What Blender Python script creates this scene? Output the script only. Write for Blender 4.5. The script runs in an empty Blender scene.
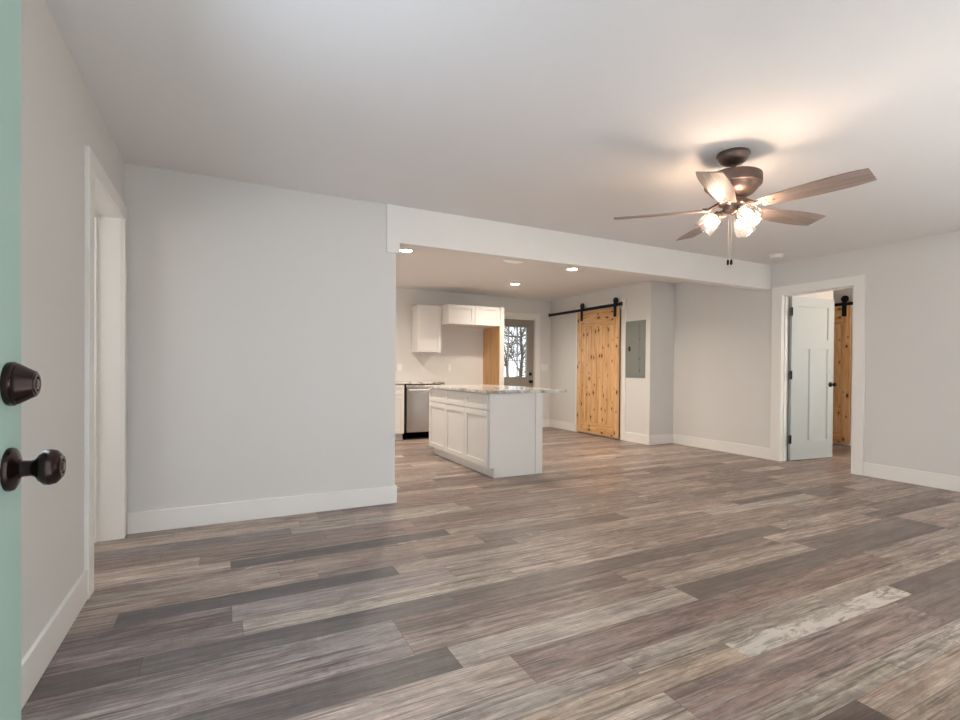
import bpy, bmesh, math, random
from mathutils import Vector, Matrix
random.seed(7)
C = bpy.context.scene.collection
sc = bpy.context.scene
PI = math.pi

# ------------------------------------------------------------------ camera, world, lights, exposure
F_PX, YAW, PITCH, ROLL, CY, CAMH = 501.9, math.radians(26.91), -.0086, .0079, 373.4, 1.108
f0 = Vector((math.sin(YAW), math.cos(YAW), 0)); r0 = Vector((math.cos(YAW), -math.sin(YAW), 0)); u0 = Vector((0, 0, 1))
fw = f0*math.cos(PITCH) + u0*math.sin(PITCH); u1 = -f0*math.sin(PITCH) + u0*math.cos(PITCH)
rt = r0*math.cos(ROLL) + u1*math.sin(ROLL); up = -r0*math.sin(ROLL) + u1*math.cos(ROLL)
cam = bpy.data.cameras.new('camera'); camo = bpy.data.objects.new('camera', cam); C.objects.link(camo)
camo.matrix_world = Matrix(((rt.x, up.x, -fw.x, 0), (rt.y, up.y, -fw.y, 0), (rt.z, up.z, -fw.z, CAMH), (0, 0, 0, 1)))
cam.sensor_fit = 'HORIZONTAL'; cam.sensor_width = 36; cam.lens = F_PX*36/960
cam.shift_y = (CY-360)/960; cam.clip_start = .02
sc.camera = camo

sc.view_settings.view_transform = 'Standard'; sc.view_settings.look = 'None'
sc.view_settings.gamma = 1; sc.view_settings.use_curve_mapping = False
sc.view_settings.exposure = 0.70

w = bpy.data.worlds.new('world'); sc.world = w; w.use_nodes = True
bg = w.node_tree.nodes['Background']; bg.inputs[0].default_value = (.80, .90, 1, 1); bg.inputs[1].default_value = 1.6

def area(name, loc, rot, sx, sy, power, col, spread=PI):
    l = bpy.data.lights.new(name, 'AREA'); l.shape = 'RECTANGLE'; l.size = sx; l.size_y = sy
    l.energy = power; l.color = col; l.spread = spread
    o = bpy.data.objects.new(name, l); C.objects.link(o); o.location = loc; o.rotation_euler = rot
    return o
DAY = (.90, .95, 1.0); SKY = (.66, .81, 1.0); WARM = (1.0, .80, .60)
XLW = -.594; TU = math.radians(-22)      # skylight comes in slightly downwards
area('daylight_entry', (.16, -.12, 1.05), (PI/2+TU*.5, 0, PI), .88, 1.95, 125, SKY)          # open entry door
area('added_window_light', (3.0, .02, 1.28), (PI/2+TU, 0, PI), 1.7, .95, 92, DAY, 2.2)          # assumed, unseen entry wall windows, added for light
area('added_window_light', (5.05, .02, 1.28), (PI/2+TU, 0, PI), 1.1, .95, 45, DAY, 2.2)
area('added_kitchen_fill', (-.44, 6.1, 1.5), (0, -PI/2, 0), 1.0, 1.2, 8, (1, .92, .84)) # light added at an assumed, unseen kitchen side window
area('added_left_fill', (XLW+.03, 1.1, 1.45), (0, -PI/2-TU, 0), 1.2, 1.2, 28, SKY)    # fill light added at an invented, unseen left wall window
area('added_hall_daylight', (7.3, 1.56, 1.45), (PI/2, 0, PI), 1.0, 1.1, 60, DAY)         # light added at an assumed, unseen hall end window
area('added_side_room_light', (-2.32, 3.2, 1.5), (0, -PI/2, 0), .9, 1.1, 11, (1, .96, .90))  # light added at an assumed, unseen side room window

# ------------------------------------------------------------------ node helpers and materials
def s2l(c): return tuple(((v/255)/12.92 if v/255 <= .04045 else ((v/255+.055)/1.055)**2.4) for v in c[:3]) + (1,)
def mat(name, col, rough=.5, metal=0, spec=.5, bump=None, emit=None, estr=0):
    m = bpy.data.materials.new(name); m.use_nodes = True; nt = m.node_tree; b = nt.nodes['Principled BSDF']
    b.inputs['Base Color'].default_value = s2l(col); b.inputs['Roughness'].default_value = rough
    b.inputs['Metallic'].default_value = metal; b.inputs['Specular IOR Level'].default_value = spec
    if emit: b.inputs['Emission Color'].default_value = s2l(emit); b.inputs['Emission Strength'].default_value = estr
    N = nt.nodes.new; L = nt.links.new
    # faint tonal mottling keeps every surface procedural
    tc = N('ShaderNodeTexCoord'); no = N('ShaderNodeTexNoise'); no.inputs['Scale'].default_value = bump[0] if bump else 6
    no.inputs['Detail'].default_value = 4; L(tc.outputs['Object'], no.inputs['Vector'])
    mx = N('ShaderNodeMix'); mx.data_type = 'RGBA'; k = .985
    mx.inputs[6].default_value = tuple(v*k for v in s2l(col)[:3])+(1,); mx.inputs[7].default_value = tuple(min(1, v*(2-k)) for v in s2l(col)[:3])+(1,)
    L(no.outputs['Fac'], mx.inputs[0]); L(mx.outputs[2], b.inputs['Base Color'])
    if bump:
        bp = N('ShaderNodeBump'); bp.inputs['Strength'].default_value = bump[1]; bp.inputs['Distance'].default_value = .002
        L(no.outputs['Fac'], bp.inputs['Height']); L(bp.outputs[0], b.inputs['Normal'])
    return m
M = {}
M['wall'] = mat('wall_paint', (222, 218, 212), .75, spec=.25, bump=(90, .12))
M['ceil'] = mat('ceiling_paint', (237, 233, 230), .85, spec=.15, bump=(70, .15))
M['trim'] = mat('trim_paint', (238, 234, 227), .42)
M['cabinet'] = mat('cabinet_paint', (229, 225, 219), .4)
M['doorwhite'] = mat('door_paint', (186, 193, 191), .42)
M['greydoor'] = mat('grey_door_paint', (148, 141, 130), .5)
M['mint'] = mat('mint_paint', (168, 196, 184), .5, bump=(40, .15))
M['bronze'] = mat('oiled_bronze', (60, 47, 45), .25, .9)
M['bronze_hi'] = mat('brushed_bronze', (118, 92, 84), .30, .9)
M['black'] = mat('black_metal', (22, 20, 21), .45, .3)
M['steel'] = mat('stainless_steel', (186, 178, 171), .27, .9)
M['panelgrey'] = mat('panel_grey', (134, 136, 130), .45, .2)
M['plastic'] = mat('white_plastic', (236, 234, 228), .4)
M['darkgap'] = mat('dark_filler', (24, 20, 18), .7)  # near-black filler for gaps, toe kick and hidden backs
M['fanmetal'] = mat('fan_bronze', (114, 95, 86), .38, .7)
M['chain'] = mat('chain_metal', (190, 175, 160), .35, .8)
M['ground'] = mat('dry_grass', (150, 148, 118), .9, bump=(8, .6))
M['bark'] = mat('bark', (92, 84, 80), .9, bump=(20, .6))
M['lens'] = mat('light_lens', (255, 250, 240), .5, emit=(255, 238, 214), estr=26)
M['lens_dim'] = mat('frosted_dome', (240, 242, 246), .3, emit=(255, 240, 222), estr=.15)  # faint emission brightens a dome that is switched off
M['bulb'] = mat('lit_bulb', (255, 235, 210), .5, emit=(255, 226, 198), estr=180)

def glassmat(name, tint=(1, 1, 1), refl=.06, edge=.75, haze=0):
    m = bpy.data.materials.new(name); m.use_nodes = True; nt = m.node_tree; nt.nodes.clear(); N = nt.nodes.new; L = nt.links.new
    o = N('ShaderNodeOutputMaterial'); mx = N('ShaderNodeMixShader'); t = N('ShaderNodeBsdfTransparent'); g = N('ShaderNodeBsdfGlossy')
    t.inputs[0].default_value = tint + (1,); g.inputs['Roughness'].default_value = .03
    lw = N('ShaderNodeLayerWeight'); lw.inputs[0].default_value = .35; mr = N('ShaderNodeMapRange')
    mr.inputs[3].default_value = refl; mr.inputs[4].default_value = edge
    L(lw.outputs['Facing'], mr.inputs[0]); L(mr.outputs[0], mx.inputs[0])
    if haze:      # small translucent share added to give the lit shades a whitish glow
        hz = N('ShaderNodeMixShader'); tr = N('ShaderNodeBsdfTranslucent'); hz.inputs[0].default_value = haze; L(t.outputs[0], hz.inputs[1]); L(tr.outputs[0], hz.inputs[2]); L(hz.outputs[0], mx.inputs[1])
    else: L(t.outputs[0], mx.inputs[1])
    L(g.outputs[0], mx.inputs[2]); L(mx.outputs[0], o.inputs[0])
    return m
M['glass'] = glassmat('pane_glass', edge=.3); M['shadeglass'] = glassmat('shade_glass', (.97, .96, .95), .10, .85, .02)

def nodes(m): nt = m.node_tree; return nt.nodes.new, nt.links.new, nt.nodes['Principled BSDF']
def mathn(N, L, op, a, b=None, clamp=False):
    n = N('ShaderNodeMath'); n.operation = op; n.use_clamp = clamp
    for i, v in enumerate((a, b)):
        if v is None: continue
        if isinstance(v, (int, float)): n.inputs[i].default_value = v
        else: L(v, n.inputs[i])
    return n.outputs[0]
def ramp(N, L, fac, stops):
    r = N('ShaderNodeValToRGB'); e = r.color_ramp.elements
    while len(e) < len(stops): e.new(.5)
    for x, (p, c) in zip(e, stops): x.position = p; x.color = s2l(c) if max(c) > 3 else tuple(c)+(1,)
    L(fac, r.inputs[0]); return r.outputs[0]
def mixc(N, L, fac, a, b, mode='MIX'):
    m = N('ShaderNodeMix'); m.data_type = 'RGBA'; m.blend_type = mode
    for i, v in ((0, fac), (6, a), (7, b)):
        if isinstance(v, (int, float)): m.inputs[i].default_value = v
        elif isinstance(v, tuple): m.inputs[i].default_value = s2l(v)
        else: L(v, m.inputs[i])
    return m.outputs[2]
def noise(N, L, vec, scale, detail=5, rough=.6, dist=0):
    n = N('ShaderNodeTexNoise'); n.inputs['Scale'].default_value = scale; n.inputs['Detail'].default_value = detail
    n.inputs['Roughness'].default_value = rough; n.inputs['Distortion'].default_value = dist; L(vec, n.inputs['Vector']); return n.outputs['Fac']
def mapping(N, L, vec, sc_, loc=None):
    n = N('ShaderNodeVectorMath'); n.operation = 'MULTIPLY'; L(vec, n.inputs[0]); n.inputs[1].default_value = sc_
    if loc is None: return n.outputs[0]
    a = N('ShaderNodeVectorMath'); a.operation = 'ADD'; L(n.outputs[0], a.inputs[0]); L(loc, a.inputs[1]); return a.outputs[0]

# --- weathered plank floor: colour, seed, whitewash and pink wear are stored per plank
def floor_material():
    m = bpy.data.materials.new('weathered_planks'); m.use_nodes = True; N, L, b = nodes(m)
    def attr(n): a = N('ShaderNodeAttribute'); a.attribute_name = n; return a
    tone = attr('tone').outputs['Color']; seed = attr('seed').outputs['Vector']
    wear = attr('wear'); sx = N('ShaderNodeSeparateXYZ'); L(wear.outputs['Vector'], sx.inputs[0])  # x white, y pink, z contrast
    dims = attr('dims'); ds = N('ShaderNodeSeparateXYZ'); L(dims.outputs['Vector'], ds.inputs[0])
    tc = N('ShaderNodeTexCoord'); ob = tc.outputs['Object']
    uv = N('ShaderNodeUVMap'); uv.uv_map = 'plank'; us = N('ShaderNodeSeparateXYZ'); L(uv.outputs[0], us.inputs[0])
    g1 = noise(N, L, mapping(N, L, ob, (1.5, 40, 1), seed), 1.0, 8, .68, .4)
    g2 = noise(N, L, mapping(N, L, ob, (6, 150, 1), seed), 1.0, 5, .75, .2)
    g3 = noise(N, L, mapping(N, L, ob, (3.4, 15, 1), seed), 1.0, 8, .72, 1.4)
    saw = noise(N, L, mapping(N, L, ob, (55, 14, 1), seed), 1.0, 4, .8)
    c = ramp(N, L, g1, [(.33, (.50, .47, .45)), (.43, (.78, .76, .75)), (.50, (1.02, 1.02, 1.02)), (.57, (1.18, 1.18, 1.18)), (.68, (1.6, 1.6, 1.58))])
    c = mixc(N, L, sx.outputs['Z'], (255, 255, 255), c)
    col = mixc(N, L, 1.0, tone, c, 'MULTIPLY')
    fine = ramp(N, L, g2, [(.36, (.62, .60, .59)), (.50, (1, 1, 1)), (.64, (1.32, 1.32, 1.32))])
    col = mixc(N, L, .75, col, fine, 'MULTIPLY')
    blot = ramp(N, L, g3, [(.37, (.60, .57, .56)), (.5, (1, 1, 1)), (.62, (1.36, 1.35, 1.32))])
    col = mixc(N, L, mathn(N, L, 'MULTIPLY', sx.outputs['Z'], .95), col, blot, 'MULTIPLY')
    sw = ramp(N, L, saw, [(.38, (.80, .80, .80)), (.50, (1, 1, 1)), (.64, (1.22, 1.22, 1.22))])
    col = mixc(N, L, .28, col, sw, 'MULTIPLY')
    # fine dark cracks along the grain
    cr = noise(N, L, mapping(N, L, ob, (2.6, 85, 1), seed), 1.0, 3, .5, .3)
    cf = mathn(N, L, 'MULTIPLY', mathn(N, L, 'SUBTRACT', mathn(N, L, 'SUBTRACT', .41, cr), 0), 14, True)
    col = mixc(N, L, mathn(N, L, 'MULTIPLY', mathn(N, L, 'MULTIPLY', cf, sx.outputs['Z']), .75), col, (62, 50, 44))
    # pink stain
    pn = noise(N, L, mapping(N, L, ob, (2.4, 30, 1), seed), 1.2, 6, .6, .8)
    pf = mathn(N, L, 'MULTIPLY', mathn(N, L, 'MULTIPLY', mathn(N, L, 'SUBTRACT', pn, .50), 9, True), sx.outputs['Y'], True)
    col = mixc(N, L, mathn(N, L, 'MULTIPLY', pf, .62), col, mixc(N, L, 1.0, mixc(N, L, .4, col, (160, 134, 124)), (255, 232, 224), 'MULTIPLY'))
    # flaking whitewash
    wn = noise(N, L, mapping(N, L, ob, (4.2, 15, 1), seed), 1.0, 9, .70, 1.6)
    wf = mathn(N, L, 'ADD', mathn(N, L, 'MULTIPLY', mathn(N, L, 'SUBTRACT', wn, .66), 11), mathn(N, L, 'MULTIPLY', sx.outputs['X'], 4.2))
    wf = mathn(N, L, 'MULTIPLY', wf, mathn(N, L, 'GREATER_THAN', sx.outputs['X'], .01), True)
    wc = mixc(N, L, g2, (186, 177, 165), (220, 213, 202))
    col = mixc(N, L, mathn(N, L, 'MULTIPLY', wf, .85), col, wc)
    # joints
    e1 = mathn(N, L, 'MINIMUM', us.outputs['X'], mathn(N, L, 'SUBTRACT', ds.outputs['X'], us.outputs['X']))
    e2 = mathn(N, L, 'MINIMUM', us.outputs['Y'], mathn(N, L, 'SUBTRACT', ds.outputs['Y'], us.outputs['Y']))
    e = mathn(N, L, 'MINIMUM', e1, e2)
    ef = mathn(N, L, 'DIVIDE', e, .0016, True)
    col = mixc(N, L, ef, mixc(N, L, 1.0, col, (150, 143, 138), 'MULTIPLY'), col)
    L(col, b.inputs['Base Color'])
    r = N('ShaderNodeMapRange'); r.inputs[3].default_value = .30; r.inputs[4].default_value = .50; L(g2, r.inputs[0]); L(r.outputs[0], b.inputs['Roughness'])
    b.inputs['Specular IOR Level'].default_value = .45
    h = mathn(N, L, 'ADD', mathn(N, L, 'MULTIPLY', g2, .5), ef)
    bp = N('ShaderNodeBump'); bp.inputs['Strength'].default_value = .25; bp.inputs['Distance'].default_value = .0012
    L(h, bp.inputs['Height']); L(bp.outputs[0], b.inputs['Normal'])
    return m
M['floor'] = floor_material()

def wood(name, light, mid, dark, axis='z', knots=True, grain=1.0, rough=.42):
    m = bpy.data.materials.new(name); m.use_nodes = True; N, L, b = nodes(m)
    ob = N('ShaderNodeTexCoord').outputs['Object']
    s = {'z': (28, 28, 1.8), 'x': (1.8, 28, 28), 'y': (28, 1.8, 28)}[axis]
    g = noise(N, L, mapping(N, L, ob, s), grain, 6, .6, .9)
    s2 = tuple(v*3 for v in s)
    g2 = noise(N, L, mapping(N, L, ob, s2), grain, 4, .6)
    col = ramp(N, L, g, [(.30, dark), (.48, mid), (.70, light)])
    col = mixc(N, L, .35, col, ramp(N, L, g2, [(.35, (.72, .68, .64)), (.6, (1.08, 1.08, 1.08))]), 'MULTIPLY')
    if knots:
        ks = {'z': (0, 9.5, 5.0), 'x': (5.0, 9.5, 0), 'y': (0, 5.0, 9.5)}[axis]
        v = N('ShaderNodeTexVoronoi'); v.voronoi_dimensions = '2D'; v.inputs['Scale'].default_value = 1; v.inputs['Randomness'].default_value = 1
        nd = N('ShaderNodeVectorMath'); nd.operation = 'ADD'; sp3 = N('ShaderNodeSeparateXYZ'); L(mapping(N, L, ob, ks), sp3.inputs[0]); cb = N('ShaderNodeCombineXYZ'); L(sp3.outputs[1 if axis != 'x' else 0], cb.inputs[0]); L(sp3.outputs[2 if axis != 'x' else 1], cb.inputs[1]); L(cb.outputs[0], nd.inputs[0])
        nz = N('ShaderNodeTexNoise'); nz.inputs['Scale'].default_value = 9; L(ob, nz.inputs['Vector'])
        ml = N('ShaderNodeVectorMath'); ml.operation = 'SCALE'; ml.inputs['Scale'].default_value = .25; L(nz.outputs['Color'], ml.inputs[0]); L(ml.outputs[0], nd.inputs[1])
        L(nd.outputs[0], v.inputs['Vector'])
        cs = N('ShaderNodeSeparateColor'); L(v.outputs['Color'], cs.inputs[0])
        pick = mathn(N, L, 'GREATER_THAN', cs.outputs[0], .42)
        rad = mathn(N, L, 'MULTIPLY', mathn(N, L, 'ADD', cs.outputs[1], .35), .15)
        kf = mathn(N, L, 'SUBTRACT', 1, mathn(N, L, 'DIVIDE', v.outputs['Distance'], rad), True)
        halo = mathn(N, L, 'SUBTRACT', 1, mathn(N, L, 'DIVIDE', v.outputs['Distance'], mathn(N, L, 'MULTIPLY', rad, 2.4)), True)
        col = mixc(N, L, mathn(N, L, 'MULTIPLY', mathn(N, L, 'MULTIPLY', halo, pick), .7), col, dark)
        col = mixc(N, L, mathn(N, L, 'MULTIPLY', mathn(N, L, 'MULTIPLY', kf, 2.2, True), pick, True), col, (66, 34, 20))
    L(col, b.inputs['Base Color']); b.inputs['Roughness'].default_value = rough
    return m
M['pine'] = wood('knotty_pine', (236, 198, 148), (222, 174, 120), (184, 128, 78))
M['pine_rail'] = wood('knotty_pine_rail', (234, 194, 144), (218, 168, 112), (180, 122, 74), 'y')
M['maple'] = wood('maple_veneer', (214, 170, 118), (205, 158, 104), (188, 138, 86), 'z', False, .6)
M['blade'] = wood('greyed_oak_blade', (166, 148, 138), (148, 129, 119), (124, 104, 94), 'x', False, 2.2, .5)

def granite():
    m = bpy.data.materials.new('granite'); m.use_nodes = True; N, L, b = nodes(m)
    ob = N('ShaderNodeTexCoord').outputs['Object']
    a = noise(N, L, ob, 5, 6, .65, 1.2); c = noise(N, L, ob, 60, 4, .8)
    col = ramp(N, L, a, [(.36, (150, 138, 128)), (.48, (206, 200, 192)), (.62, (232, 228, 222))])
    col = mixc(N, L, .8, col, ramp(N, L, c, [(.34, (.50, .46, .43)), (.45, (.95, .95, .95)), (.7, (1.06, 1.06, 1.06))]), 'MULTIPLY')
    L(col, b.inputs['Base Color']); b.inputs['Roughness'].default_value = .12
    return m
M['granite'] = granite()

# ------------------------------------------------------------------ mesh helpers
def tag(o, label=None, cat=None, group=None, kind=None):
    if label: o['label'] = label
    if cat: o['category'] = cat
    if group: o['group'] = group
    if kind: o['kind'] = kind
    return o
def empty(name, loc=(0, 0, 0), rz=0, parent=None):
    o = bpy.data.objects.new(name, None); C.objects.link(o); o.location = loc; o.rotation_euler = (0, 0, rz); o.empty_display_size = .1
    if parent: o.parent = parent
    return o
class MB:
    def __init__(s): s.bm = bmesh.new()
    def box(s, x0, x1, y0, y1, z0, z1, bev=0, mtx=None):
        r = bmesh.ops.create_cube(s.bm, size=1); vs = r['verts']
        T = Matrix.Translation(((x0+x1)/2, (y0+y1)/2, (z0+z1)/2)) @ Matrix.Diagonal((abs(x1-x0), abs(y1-y0), abs(z1-z0), 1))
        if mtx: T = mtx @ T
        bmesh.ops.transform(s.bm, matrix=T, verts=vs)
        if bev: bmesh.ops.bevel(s.bm, geom=list({e for v in vs for e in v.link_edges}), offset=bev, segments=2, affect='EDGES', profile=.6)
        return s
    def lathe(s, prof, loc=(0, 0, 0), axis='z', n=32, mtx=None):
        # prof: list of (radius, height); closed when the ends have radius 0
        if axis == 'x': A = Matrix.Rotation(PI/2, 4, 'Y')
        elif axis == 'y': A = Matrix.Rotation(-PI/2, 4, 'X')
        else: A = Matrix.Identity(4)
        T = Matrix.Translation(loc) @ (mtx or Matrix.Identity(4)) @ A; rings = []
        for r, h in prof:
            if r < 1e-6: rings.append([s.bm.verts.new(T @ Vector((0, 0, h)))])
            else: rings.append([s.bm.verts.new(T @ Vector((r*math.cos(2*PI*i/n), r*math.sin(2*PI*i/n), h))) for i in range(n)])
        for a, b in zip(rings, rings[1:]):
            for i in range(n):
                j = (i+1) % n
                if len(a) == 1 and len(b) == 1: continue
                f = (a[0], b[j], b[i]) if len(a) == 1 else (a[i], a[j], b[0]) if len(b) == 1 else (a[i], a[j], b[j], b[i])
                try: s.bm.faces.new(f)
                except ValueError: pass
        return s
    def tube(s, pts, r, n=10, radii=None):
        rings = []; pts = [Vector(p) for p in pts]
        for i, p in enumerate(pts):
            d = (pts[min(i+1, len(pts)-1)] - pts[max(i-1, 0)]).normalized()
            a = d.orthogonal().normalized() if i == 0 else (pa - d*pa.dot(d)).normalized(); pa = a; b = d.cross(a); rr = radii[i] if radii else r
            rings.append([s.bm.verts.new(p + a*rr*math.cos(2*PI*k/n) + b*rr*math.sin(2*PI*k/n)) for k in range(n)])
        for A, B in zip(rings, rings[1:]):
            for k in range(n): s.bm.faces.new((A[k], A[(k+1) % n], B[(k+1) % n], B[k]))
        s.bm.faces.new(rings[0][::-1]); s.bm.faces.new(rings[-1]); return s
    def prism(s, pts, z0, z1, mtx=None):   # extruded polygon in xy
        T = mtx or Matrix.Identity(4)
        a = [s.bm.verts.new(T @ Vector((x, y, z0))) for x, y in pts]; b = [s.bm.verts.new(T @ Vector((x, y, z1))) for x, y in pts]; n = len(pts)
        s.bm.faces.new(a[::-1]); s.bm.faces.new(b)
        for i in range(n): s.bm.faces.new((a[i], a[(i+1) % n], b[(i+1) % n], b[i]))
        return s
    def obj(s, name, m, parent=None, smooth=False, bevel=0):
        bmesh.ops.recalc_face_normals(s.bm, faces=s.bm.faces)
        me = bpy.data.meshes.new(name); s.bm.to_mesh(me); s.bm.free()
        o = bpy.data.objects.new(name, me); C.objects.link(o); me.materials.append(m)
        if parent: o.parent = parent
        if smooth:
            for p in me.polygons: p.use_smooth = True
            md = o.modifiers.new('edges', 'EDGE_SPLIT'); md.split_angle = math.radians(38)
        if bevel:
            md = o.modifiers.new('bevel', 'BEVEL'); md.width = bevel; md.segments = 2; md.limit_method = 'ANGLE'
        return o
def B(name, m, dims, parent=None, bev=.0015): return MB().box(*dims, bev=bev).obj(name, m, parent)
def struct(o, label=None, cat=None): o['kind'] = 'structure'; return tag(o, label, cat)

# ------------------------------------------------------------------ the setting
XL, YF, XE, XR, XB, YJ, YK, CZ = -.594, 4.0, 1.25, 6.106, 5.615, 5.496, 8.05, 2.44
YB = .08; T = .015; BH = .142           # entry wall's inner face; baseboard
def build_floor():
    rows = [-.40, -.2, 0, .13, .30, .47, .60, .71, .819, .925, 1.03, 1.245, 1.355, 1.48, 1.675, 1.83, 1.99, 2.135, 2.275, 2.41, 2.59, 2.72, 2.83, 3.0, 3.065, 3.19, 3.33, 3.525]
    while rows[-1] < 8.3: rows.append(rows[-1] + random.choice((.11, .13, .15, .18)))
    # special planks: row start -> list of (x0, x1, colour, white, pink, contrast)
    W = lambda *a: a
    base = [(136, 119, 107), (128, 112, 102), (146, 130, 117), (118, 103, 94), (152, 136, 124), (124, 106, 98), (140, 124, 112), (110, 96, 88)]
    DK = (98, 86, 78); DG = (104, 96, 90); LT = (162, 147, 132); PK = (128, 106, 97)
    sp = {
     .71:  [W(-.5, .75, (120,105,96),0,.4,.8), W(.75, 1.9, (158,142,124),.04,.5,.9), W(1.9, 3.1, (138,122,108),0,.3,.8)],
     .819: [W(-.5,.66,(150,134,118),.05,.3,.9), W(.66, 1.904, (88,74,66),0,0,.4), W(1.904, 3.12, (150,132,116),.0,.7,.8), W(3.12,4.3,(120,105,95),.05,.3,.8)],
     .925: [W(.2, 1.05, (160,146,128),.05,.3,.8), W(1.05, 2.26, (146,134,120),.17,.3,1), W(2.26, 3.45, (150,138,126),.25,.1,1)],
     1.03: [W(.4, 1.35, (156,140,125),0,.3,.9), W(1.35, 2.88, (128,112,103),0,.65,1), W(2.88,4.2,(112,98,90),0,.2,.6)],
     1.245:[W(.55, 1.81, (150,132,114),.08,.5,.9), W(1.81, 3.07, (150,138,124),.56,0,.5), W(3.07, 4.3, (100,88,80),0,0,.4)],
     1.355:[W(.1,1.35,(146,132,120),.06,.4,.8), W(1.35, 2.6, (146,133,120),.14,.1,.9), W(2.6,3.9,(142,127,114),.08,.1,.8)],
     1.48: [W(-.3,.986,(158,140,126),.03,.6,.7), W(.986, 2.25, (120,103,94),0,.75,1), W(2.25,3.5,(124,106,96),0,.9,.9), W(3.5,4.75,(136,121,110),0,.2,.8)],
     1.675:[W(-.46,.79,(98,87,80),0,0,.45), W(.79,2.05,(158,143,130),.0,0,.6), W(2.05,3.34,(104,92,83),0,0,.5), W(3.34,4.6,(106,94,86),0,0,.4)],
     1.83: [W(-.55,.66,(130,116,108),.05,.3,.9), W(.66,2.0,(134,117,106),0,.3,.9), W(2.0,3.3,(150,134,120),.05,0,.9), W(3.3,4.6,(118,104,95),0,0,.6)],
     1.99: [W(-.6,.66,(126,114,107),.06,.3,.9), W(.66,1.9,(112,97,88),0,.2,.8), W(1.9,3.2,(132,116,105),0,.3,.9)],
     2.135:[W(-1.0,-.275,(94,83,77),0,0,.5), W(-.275,.986,(100,90,84),0,0,.5), W(.986,2.26,(108,95,86),0,.1,.5), W(2.26,3.5,(112,99,90),0,0,.6)],
     2.275:[W(-.8,.07,(122,108,102),.03,.4,.9), W(.07,1.4,(152,138,124),.12,.1,.9), W(1.4,2.5,(146,130,118),.04,.3,.9)],
     2.41: [W(-.7,.03,(116,102,96),0,.4,.9), W(.03,1.1,(142,128,120),0,.1,.6), W(1.1,2.35,(146,130,118),.04,.2,.9)],
     2.59: [W(-.42,.84,(94,86,82),0,0,.45), W(.84,2.0,(150,135,122),0,.1,.7), W(2.0,3.35,(144,128,116),.03,.1,.8), W(3.35,4.7,(164,152,138),.22,0,.7)],
     3.065:[W(.03,1.35,(96,88,84),0,0,.5), W(1.35,2.5,(142,128,116),.05,.1,.8)],
     3.525:[W(-.8,.4,(124,112,108),0,0,.8),W(.4,1.75,(158,145,132),.08,0,.7),W(1.75,3.0,(132,117,106),0,.2,.8)],
    }
    bm = bmesh.new(); uvl = bm.loops.layers.uv.new('plank')
    lt = bm.loops.layers.float_color.new('tone'); data = []
    ls = bm.faces.layers.float_vector.new('seed'); lw = bm.faces.layers.float_vector.new('wear'); ld = bm.faces.layers.float_vector.new('dims')
    def plank(x0, x1, y0, y1, col, wh, pk, ct):
        vs = [bm.verts.new(p) for p in ((x0, y0, 0), (x1, y0, 0), (x1, y1, 0), (x0, y1, 0))]; f = bm.faces.new(vs)
        f[ls] = (random.uniform(0, 300), random.uniform(0, 300), random.uniform(0, 300)); f[lw] = (wh, pk, ct); f[ld] = (x1-x0, y1-y0, 0)
        for l, q in zip(f.loops, ((0, 0), (x1-x0, 0), (x1-x0, y1-y0), (0, y1-y0))):
            l[uvl].uv = q; l[lt] = s2l((col[0]*1.04, col[1]*1.06, col[2]*1.08))
    xa, xb = -2.5, 9.0
    def fill(x0, x1, y0, y1):
        while x1 - x0 > .01:
            e = min(x1, x0 + random.choice((.61, .92, 1.22, 1.22, 1.22)))
            if x1 - e < .25: e = x1
            c = random.choice(base); k = random.uniform(.92, 1.08)
            plank(x0, e, y0, y1, tuple(v*k*1.07 for v in c), random.choice((0, 0, .05, .10, .14, .20)), random.choice((0, 0, .3, .6)), random.uniform(.5, 1)); x0 = e
    for y0, y1 in zip(rows, rows[1:]):
        k = [q for q in sp if abs(q-y0) < 1e-4]
        if k:
            L_ = sp[k[0]]; a = L_[0][0]; fill(xa + random.uniform(0, .01), a, y0, y1)
            for q in L_: plank(q[0], q[1], y0, y1, q[2], q[3], q[4], q[5])
            fill(L_[-1][1], xb, y0, y1)
        else:
            o = random.uniform(.3, 1.2); c = random.choice(base); plank(xa, xa+o, y0, y1, c, 0, 0, .8); fill(xa+o, xb, y0, y1)
    me = bpy.data.meshes.new('floor'); bm.to_mesh(me); bm.free(); me.materials.append(M['floor'])
    o = bpy.data.objects.new('floor', me); C.objects.link(o); struct(o, 'grey brown weathered wood plank floor with mixed plank widths', 'floor')
build_floor()
struct(B('trim_9', M['darkgap'], (-2.5, 9.0, -.4, 8.3, -.2, -.004), bev=0), 'dark sub-floor under the planks', 'sub-floor')
struct(B('ceiling', M['ceil'], (-2.5, 9.0, -.1, 8.2, CZ, CZ+.15), bev=0), 'flat pale grey painted ceiling', 'ceiling')

def wall(name, boxes, label, m='wall'):
    b = MB()
    for q in boxes: b.box(*q)
    return struct(b.obj(name, M[m]), label, 'wall')
WT = .15
D0, D1, DZ = 3.06, 3.90, 2.05            # left doorway
wall('wall_left', [(XL-WT, XL, -.06, .5, 0, CZ), (XL-WT, XL, .5, 1.7, 0, .85), (XL-WT, XL, .5, 1.7, 2.05, CZ), (XL-WT, XL, 1.7, D0, 0, CZ), (XL-WT, XL, D0, D1, DZ+.015, CZ), (XL-WT, XL, D1, YF+.115, 0, CZ)], 'left wall with the tall cased doorway')
wall('wall_partition', [(XL, XE, YF, YF+.115, 0, CZ)], 'blank wall section between the doorway and the kitchen opening')
R0, R1, RZ = 3.04, 3.825, 2.05           # right doorway
wall('wall_right', [(XR, XR+.12, -.06, R0, 0, CZ), (XR, XR+.12, R0, R1, RZ, CZ), (XR, XR+.12, R1, YJ+.1, 0, CZ)], 'right wall with the doorway to the hall')
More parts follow.
